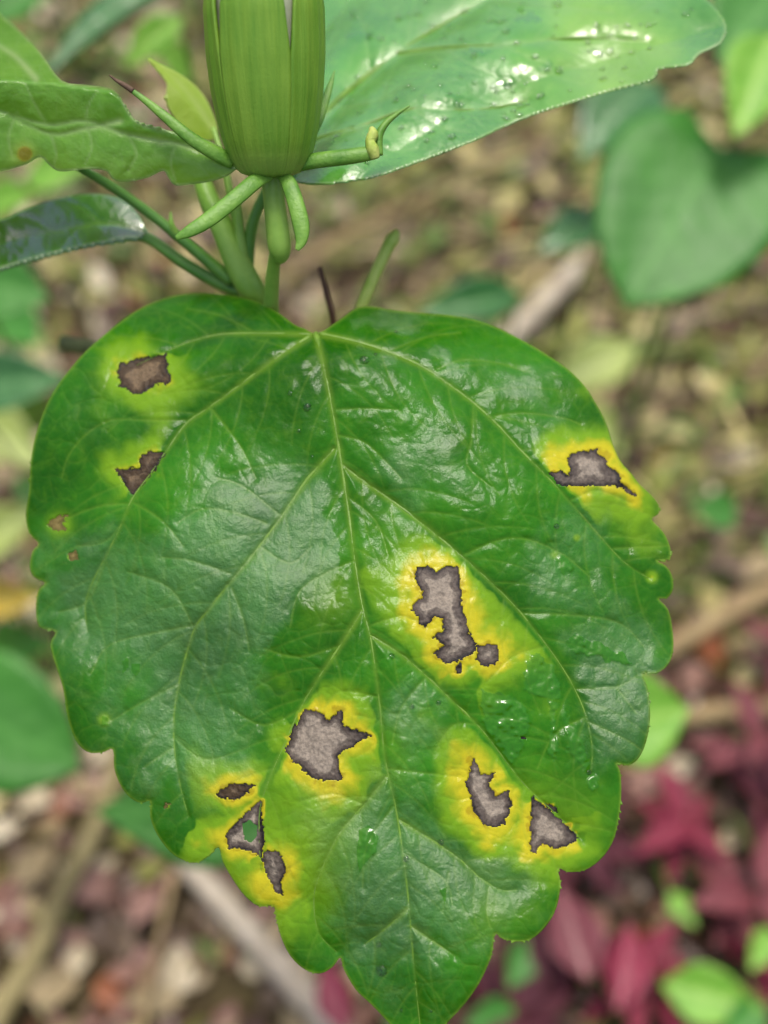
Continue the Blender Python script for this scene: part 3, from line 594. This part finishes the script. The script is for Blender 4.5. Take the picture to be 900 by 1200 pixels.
DR = [(608, 143-8, 5), (602, 130, 4), (655, 83, 6), (642, 82, 4), (595, 102, 5), (578, 102, 4), (585, 26, 5), (610, 12, 5), (653, 6, 6), (573, 25, 4), (520, 45, 4), (433, 42, 5), (446, 45, 4), (500, 165, 4), (470, 150, 4), (535, 122, 4), (430, 190, 4), (740, 62, 4), (760, 30, 4), (700, 30, 4), (690, 60, 3), (540, 90, 3)]
for _ in range(120):
    x = random.uniform(385, 820); y = random.uniform(2, 200)
    if inpoly(np.array([x]), np.array([y+6]), UR_OUT)[0]: DR.append((x, y, random.choice([2, 2.4, 3, 3.6, 4.4, 5.2])))
for x, y, r in DR: drop(SF_UR, x, y, r, 'clear rain drop on the broad wet leaf behind the bud', 'rain drops on the wet upper leaf', random.uniform(.85, 1.2))

# ================================================================== leaves standing behind, out of focus
def leaf3d(kind, L, W, cup=.12, droop=.15, nu=14, nv=11, wav=.0, seed=0):
    """leaf in its own frame: base at 0, tip along +Y, face +Z"""
    V = []
    for j in range(nv):
        t = j/(nv-1)
        if kind == 'heart': hw = W/2*(np.interp(t, [0, .06, .16, .3, .5, .7, .86, 1], [.28, .66, .9, 1, .86, .58, .28, .0])); back = .22
        elif kind == 'round': hw = W/2*np.interp(t, [0, .06, .16, .3, .5, .7, .86, .95, 1], [.5, .78, .94, 1, .93, .74, .46, .22, .0]); back = .11
        elif kind == 'oval': hw = W/2*math.sin(math.pi*min(1, max(.0, t))**.8); back = 0
        else: hw = W/2*np.interp(t, [0, .15, .35, .6, .85, 1], [.05, .55, 1, .85, .35, 0]); back = 0
        for i in range(nu):
            u = -1+2*i/(nu-1)
            y = t*L-(back*L*math.exp(-t*5)*abs(u)**1.3*(1.0))
            x = u*hw*(1+wav*math.sin(t*26+seed)*(abs(u) > .95))
            z = cup*L*abs(u)**1.4*(hw/(W/2+1e-9))-droop*L*t*t+.012*L*math.sin(i*1.3+seed)*abs(u)
            V.append((x, y, z))
    Fs = [(j*nu+i, j*nu+i+1, (j+1)*nu+i+1, (j+1)*nu+i) for j in range(nv-1) for i in range(nu-1)]
    return V, Fs
def frame(base, tip, face):
    y = tip-base; L = np.linalg.norm(y); y /= L; z = face-(face@y)*y; z /= np.linalg.norm(z); x = np.cross(y, z)
    return L, Matrix(((x[0], y[0], z[0], base[0]), (x[1], y[1], z[1], base[1]), (x[2], y[2], z[2], base[2]), (0, 0, 0, 1)))
def bg_mat(name, a, b, vein, rough=.35):
    t = NT(name); n = t.noise(40, 3); c = t.mix(t.rng(n, .3, .7), hexa(a), hexa(b))
    sx = t.n.new('ShaderNodeSeparateXYZ'); t.l.new(t.co, sx.inputs[0])
    sv = t.math('SINE', t.math('MULTIPLY', t.math('SUBTRACT', sx.outputs[1], t.math('MULTIPLY', t.math('ABSOLUTE', sx.outputs[0]), .7)), 480))
    c = t.mix(t.rng(t.math('ADD', sv, t.math('MULTIPLY', n, .3)), .95, 1.2, 0, .35), c, hexa(vein))
    mid = t.rng(t.math('ABSOLUTE', sx.outputs[0]), .0006, .002, .7, 0); c = t.mix(mid, c, hexa(vein))
    return t.set(Base_Color=c, Roughness=rough, Normal=t.bump(sv, .06, .0012, t.bump(t.noise(150, 3), .4, .002)))
GM = {'green': bg_mat('back_leaf_green', '2e6c16', '3a7a20', '4c8a34', .5), 'deep': bg_mat('back_leaf_deep_green', '225622', '2c6428', '4a8440'),
      'blue': bg_mat('back_leaf_glossy', '305e2c', '40703c', '588a50', .22), 'lime': bg_mat('back_leaf_lime', '5c9422', '74a832', '90b850', .5),
      'palelime': bg_mat('back_leaf_pale_lime', '8ea048', 'aab868', 'b8c480', .5), 'yellow': bg_mat('back_leaf_yellow', 'b89a20', 'ccb038', 'd8c468', .5)}
M['bgstem'] = mat_plain('seedling_stem', hexa('4c6a2c'), hexa('6c8440'), 100, .5, .2, .001)
def seedling(label, base, tip, W, kind, mat, face=(0, -.45, .9), name='broadleaf_seedling', cup=.1, droop=.12, foot=None, cat='seedling', group=None, seed=0):
    """base/tip: (px, py, depth); W: width as a share of the length. A single leaf on its own stalk rooted in the ground"""
    b = at(*base); tp = at(*tip); L, mw = frame(b, tp, np.array(face, float))
    fp = np.array(gpt(*foot)) if foot else np.array([b[0], b[1]+.03, 0.0]); fp[2] = gz(fp[0], fp[1])-.006
    root = tag(empty(name, fp), label, cat, group)
    V, Fs = leaf3d(kind, L, W*L, cup, droop, seed=seed); VV = [mw @ Vector(v) for v in V]
    me = new_mesh('leaf_blade', V, Fs, mat); o = obj('leaf_blade', me, root); o.matrix_local = Matrix.Translation(-Vector(fp)) @ mw
    m = o.modifiers.new('thickness', 'SOLIDIFY'); m.thickness = .0004; m.offset = -1
    dn = b-np.array(mw.col[2])[:3]*.004
    pth = catmull(np.array([b-(np.array(mw.col[2])[:3])*.001+(tp-b)*.02, dn*.75+fp*.25+np.array([0, .008, -.004]), dn*.4+fp*.6+np.array([0, .01, 0]), fp]), 6)
    V, Fs = tube_mesh('stalk', pth, np.linspace(.0011, .0018, len(pth)), M['bgstem'], 8)
    obj('stalk', new_mesh('stalk', np.array(V)-fp, Fs, M['bgstem']), root)
    return root
seedling('big heart-shaped green leaf standing clear of the ground litter', (842, 172, .43), (742, 345, .405), .95, 'round', GM['green'], (-.1, -.55, .8), cup=.05)
seedling('small blue-green leaf beside the pale stick end', (705, 252, .60), (632, 290, .585), .55, 'oval', GM['blue'])
seedling('low deep green leaf behind the top edge of the blotched leaf', (610, 345, .55), (490, 365, .53), .42, 'oval', GM['deep'])
seedling('pale glossy leaf tucked under the wet upper leaf', (765, 95, .58), (680, 175, .555), .62, 'oval', GM['blue'], (0, -.1, 1))
seedling('yellow-green leaf rising above the big heart-shaped leaf', (905, 40, .42), (868, 150, .40), .55, 'oval', GM['lime'])
seedling('dark green leaf at the tip of the wet upper leaf', (930, -30, .45), (850, 55, .42), .75, 'oval', GM['green'], (0, -.2, 1))
seedling('shiny blue-green leaf catching sky light above the curled pale leaf', (230, -20, .40), (35, 68, .37), .40, 'oval', GM['blue'], (-.1, .35, 1))
seedling('mid green leaf between the bud and the shiny leaf', (215, 20, .42), (140, 75, .42), .5, 'oval', GM['lime'])
for k, (bx, by, tx, ty, w_) in enumerate([(60, -30, -20, 30, .6), (225, 95, 175, 40, .6), (110, 85, 30, 62, .5), (30, 215, 95, 190, .6), (-10, 372, 40, 395, .7), (60, 500, 5, 475, .6), (20, 560, 60, 600, .5), (-20, 245, 30, 225, .6), (-10, 770, 45, 750, .5)]):
    seedling('blurred %s leaf in the undergrowth behind the curled leaf' % ('yellow-green' if k % 2 else 'mid green'), (bx, by, .60+.02*(k % 3)), (tx, ty, .59), w_, 'oval', GM['lime' if k % 2 else 'green'], (.4*math.sin(k*2.1), -.4, 1), name='green_seedling', group='%s undergrowth leaves' % ('yellow-green' if k % 2 else 'mid green'), seed=k)
seedling('green oval leaf under the dark edge-on leaf', (-40, 330, .46), (52, 345, .45), .8, 'oval', GM['green'])
seedling('blue-green leaf left of the grey stub', (-50, 455, .46), (72, 440, .45), .55, 'oval', GM['blue'])
seedling('pale lime leaf left of the blotched leaf, the upper one', (-40, 480, .56), (50, 545, .54), .5, 'lance', GM['palelime'])
seedling('pale lime leaf left of the blotched leaf, the lower one', (-50, 650, .56), (44, 595, .54), .5, 'lance', GM['palelime'])
seedling('yellow leaf left of the blotched leaf', (-30, 705, .58), (45, 698, .57), .5, 'oval', GM['yellow'])
seedling('broad green leaf above the brown litter', (-60, 820, .46), (86, 900, .45), .95, 'round', GM['green'], cup=.04)
seedling('green leaf showing through the hole in the blotched leaf', (345, 950, .42), (112, 952, .40), .56, 'oval', GM['green'], cup=.03, droop=.02)
seedling('bright green leaf peeping out beside the scalloped edge', (700, 850, .40), (812, 832, .40), 1.0, 'oval', GM['lime'])
seedling('small round green leaf by the crossed sticks', (865, 600, .62), (815, 596, .61), .8, 'oval', GM['green'])
seedling('pale lime leaf by the end of the pale stick, the larger one', (745, 405, .72), (640, 455, .70), .5, 'lance', GM['palelime'])
seedling('pale lime leaf by the end of the pale stick, the smaller one', (670, 470, .70), (735, 535, .69), .5, 'lance', GM['palelime'])

# ================================================================== sticks on the ground
M['stick_pale'] = mat_plain('pale_bare_stick', hexa('a79a84'), hexa('c8bda8'), 60, .7, .3, .001)
M['stick_olive'] = mat_plain('olive_stick', hexa('7c7248'), hexa('988c5e'), 60, .7, .3, .001)
M['stick_tan'] = mat_plain('tan_stick', hexa('8a7450'), hexa('a89468'), 60, .7, .3, .001)
def stick(label, pts, mat, lift=.022):
    C = catmull(pts, 6); P = []; R = []
    for x, y, r in C:
        d = float(gdepth(x, y, lift)); rr = r*d/F; p = gpt(x, y, lift); p[2] = max(lift, rr*.9)+gz(p[0], p[1]); P.append(p); R.append(rr)
    P = np.array(P); c = P.mean(0); c[2] = 0
    V, Fs = tube_mesh('stick', P, np.array(R)*(1+.07*np.sin(np.arange(len(R))*1.7)), mat, 10, nrm=(0, 0, 1))
    tag(obj('fallen_stick', new_mesh('fallen_stick', np.array(V)-c, Fs, mat), None, c), label, 'stick', 'sticks fallen on the ground')
stick('pale bleached stick poking out behind the blotched leaf top', [(560, 435, 13), (600, 392, 12), (640, 350, 12), (682, 308, 11)], M['stick_pale'])
stick('tan stick slanting away from the scalloped leaf edge', [(700, 810, 12), (790, 758, 12), (840, 728, 12), (905, 690, 12), (1000, 640, 11)], M['stick_tan'])
stick('straight level tan stick beside the red leaves', [(740, 850, 10), (810, 840, 11), (880, 833, 11), (1000, 826, 11)], M['stick_tan'])
stick('crooked olive stick standing out over the brown litter', [(160, 860, 12), (133, 915, 13), (105, 985, 12), (70, 1050, 13), (45, 1110, 14), (0, 1190, 15), (-40, 1260, 15)], M['stick_olive'], .02)
stick('thick pale grey stick running under the leaf tip', [(200, 985, 13), (240, 1035, 14), (290, 1090, 15), (345, 1150, 18), (390, 1200, 17), (430, 1260, 17)], M['stick_pale'])
stick('thin brown stalk lying between the olive and the grey stick', [(205, 1020, 4), (190, 1090, 4), (170, 1185, 4.5), (160, 1240, 4.5)], M['stick_tan'])
stick('slender tan stalk slanting through the dry litter under the wet leaf', [(330, 330, 3), (420, 270, 3.5), (520, 215, 3.5), (640, 150, 3)], M['stick_tan'])

# ================================================================== red-leaved ground plants
RM = [bg_mat('crimson_leaf', '701a30', '8a2c42', '9a4a58', .4), bg_mat('dark_crimson_leaf', '441620', '5a2030', '6c343e', .4), bg_mat('pink_red_leaf', '6c3036', '82444a', '946060', .4)]
red_meshes = [new_mesh('leaf', *leaf3d('lance', 1, .46, .14, .18, 8, 9, seed=s), RM[s % 3]) for s in range(3)]
def red_plant(px, py, nl, Lm, h, label, seed):
    r = random.Random(seed); fp = gpt(px, py); fp[2] = gz(fp[0], fp[1])-.004
    root = tag(empty('red_plant', fp), label, 'plant', REDG[seed % 3])
    V, Fs = tube_mesh('stem', [(0, 0, 0), (.002, -.001, h*.5), (0, .002, h)], [.0016, .0014, .001], M['twig_brown'], 7)
    obj('stem', new_mesh('stem', V, Fs, M['twig_brown']), root)
    for k in range(nl):
        a = k*2.4+r.uniform(-.4, .4)+seed; z = h*(.35+.65*k/nl); el = r.uniform(-.05, .65); L = Lm*r.uniform(.7, 1.15)
        o = obj('leaf', red_meshes[seed % 3], root)
        o.matrix_local = Matrix.Translation((0, 0, z)) @ Matrix.Rotation(a, 4, 'Z') @ Matrix.Rotation(el, 4, 'X') @ Matrix.Diagonal((L, L, L, 1))
REDL = ['crimson-leaved low plant among the dark litter', 'dark maroon-leaved low plant among the crimson ones', 'dusty pink-red leaved low plant among the crimson ones']
REDG = ['crimson ground plants', 'maroon ground plants', 'pink-red ground plants']
for k, (x, y) in enumerate([(725, 1165), (640, 1110), (860, 1075), (790, 985), (885, 965), (860, 905), (905, 1160), (600, 1210), (905, 800), (780, 1240), (680, 1010)]):
    red_plant(x, y, 6+k % 3, .032+.014*((k*7) % 5)/4, .04+.01*(k % 3), REDL[k % 3], k)
for k, (x, y, L, an) in enumerate([(835, 1168, 62, 2.9), (575, 1192, 30, .4), (893, 1112, 26, 1.2), (612, 1128, 34, 1.1), (800, 1065, 24, 2.2), (872, 1200, 34, .8), (905, 1010, 22, 2.6), (480, 1196, 26, .2)]):
    d = float(gdepth(x, y, .045)); dx, dy = L*math.cos(an), L*math.sin(an)
    seedling('small %s leaf among the crimson plants' % ('yellow-green' if k % 2 == 0 else 'deep green'), (x+dx, y-dy, d+.006), (x-dx, y+dy, d-.008), .62, 'lance', GM['lime' if k % 2 == 0 else 'green'], (.2*math.sin(k), -.3, 1), name='green_seedling', group='%s seedlings among the red plants' % ('yellow-green' if k % 2 == 0 else 'deep green'), seed=k)
dr = lambda x, y: (x, y, float(gdepth(x, y, .05)))
seedling('bright crimson pointed leaf standing upright below the scalloped edge', dr(722, 1185), dr(742, 1078), .52, 'lance', RM[0], (0, -.5, .8), name='red_seedling', cup=.16)
seedling('dull red broad leaf half hidden by the leaf tip lobe', dr(690, 1150), dr(655, 1035), .6, 'lance', RM[2], (0, -.5, .8), name='red_seedling', cup=.12)
seedling('red leaf peeping out under the pointed leaf tip', dr(405, 1210), dr(378, 1120), .5, 'lance', RM[0], (0, -.5, .8), name='red_seedling', cup=.12)

# ================================================================== leaf litter
def lm(name, a, b, c):
    t = NT(name); n = t.noise(1.6, 5, .6); q = t.n.new('ShaderNodeObjectInfo')
    col = t.mix(t.rng(n, .3, .7), hexa(a), hexa(b)); col = t.mix(t.math('MULTIPLY', q.outputs['Random'], .6), col, hexa(c))
    return t.set(Base_Color=col, Roughness=.38, Specular_IOR_Level=.6, Normal=t.bump(n, .4, .2))
LM = [lm('tan_litter', '9c8a64', 'b8a680', '80704c'), lm('pinkish_litter', '9a7464', 'b8948a', '84604e'), lm('grey_brown_litter', '6a5848', '8a7662', '50402e'),
      lm('straw_litter', 'c2b474', 'dcd09c', 'a8a058'), lm('dark_brown_litter', '4c3222', '664632', '38241a'), lm('rust_litter', '8a4c28', 'a8683c', '6e3a26'), lm('olive_litter', '8c8e44', 'aaac5c', '747636'), lm('cream_litter', 'd0c4a4', 'e0d8c0', 'bcaa84'), lm('green_litter', '5c7a30', '78943e', '486824')]
LNAME = ['tan', 'pinkish brown', 'grey-brown', 'straw-coloured', 'dark brown', 'rust-brown', 'olive', 'cream', 'mossy green']
lit_v = []
for s in range(5):
    V, Fs = leaf3d('oval' if s % 2 else 'lance', 1, .5+.06*s, .10+.05*s, -.12+.08*s, 5, 6, seed=s); V = np.array(V)
    V[:, 1] -= .5; V[:, 2] += .10*np.sin(V[:, 1]*4+s); V[:, 2] -= V[:, 2].min(); lit_v.append((V, Fs))
lit_me = [[new_mesh('litter_leaf', v, f, m) for v, f in lit_v] for m in LM]
def zone(px, py, r):
    """which dry leaf colours lie where in this bed"""
    if py > 820 and px < 470: return r.choices(range(9), [2.5, 5, 5, .6, 3, .6, .5, 1.8, .5])[0]
    if px > 520 and py > 730: return r.choices(range(9), [1, 3, 3, .3, 6, 1, .8, .4, 1.2])[0]
    if px < 200: return r.choices(range(9), [2, 1.5, 2, 2, 1, .5, 3, 2, 5])[0]
    return r.choices(range(9), [2.6, .2, 3.6, 3, 1.8, .1, 7, .8, 4.5])[0]
MP = np.array(OUT, float); r = random.Random(3); cnt = 0; tries = 0
def rnd_place(r):
    y = r.uniform(.04, 1.25); x = r.uniform(-.30-.30*y, .30+.30*y); return x, y
while cnt < 300 and tries < 9000:
    tries += 1; x, y = rnd_place(r); px, py = topix(np.array([x, y, .01]))
    if not (-20 < px < 920 and -20 < py < 1220) or inpoly(np.array([px]), np.array([py]), MP)[0]: continue
    c = zone(px, py, r); L = r.uniform(.016, .038)*(.8 if py > 700 or px < 200 else .9)
    o = obj('litter_leaf', lit_me[c][r.randrange(5)])
    o.matrix_world = Matrix.Translation((x, y, gz(np.float64(x), np.float64(y))+r.uniform(-.001, .010))) @ Matrix.Rotation(r.uniform(0, 6.28), 4, 'Z') @ Matrix.Rotation(r.uniform(-.25, .25), 4, 'X') @ Matrix.Rotation(r.uniform(-.25, .25), 4, 'Y') @ Matrix.Diagonal((L, L, L, 1))
    tag(o, 'dry %s fallen leaf lying loose on the blurred litter bed' % LNAME[c], 'fallen leaf', '%s fallen leaves on the ground' % LNAME[c]); cnt += 1
# the countless small scraps and straws
VV = [[] for _ in LM]; QQ = [[] for _ in LM]; NN = [0]*len(LM)
for k in range(9500):
    x, y = rnd_place(r); x *= 1.25; px, py = topix(np.array([x, y, .0])); c = zone(px, py, r)
    v, f = lit_v[r.randrange(5)]; L = r.uniform(.008, .026); R = Matrix.Rotation(r.uniform(0, 6.28), 3, 'Z') @ Matrix.Rotation(r.uniform(-.6, .6), 3, 'X') @ Matrix.Rotation(r.uniform(-.6, .6), 3, 'Y')
    sx = 1.0; straw = (py < 720 and px > 330 and r.random() < .55)
    if straw: L = r.uniform(.03, .08); sx = .10; R = Matrix.Rotation(-.9+r.gauss(0, .5), 3, 'Z') @ Matrix.Rotation(r.uniform(-.15, .15), 3, 'X')
    p = (v*np.array([L*sx, L, L*(.15 if straw else .6)]))@np.array(R).T+np.array([x, y, gz(np.float64(x), np.float64(y))-.001+r.uniform(0, .006)])
    VV[c].append(p); QQ[c].append(np.array(f)+NN[c]); NN[c] += len(v)
for c in range(len(LM)):
    if VV[c]:
        tag(obj('litter_scraps', new_mesh('litter_scraps', np.vstack(VV[c]), np.vstack(QQ[c]), LM[c])), '%s leaf scraps and straws strewn over the ground' % LNAME[c], 'leaf litter', None, 'stuff')
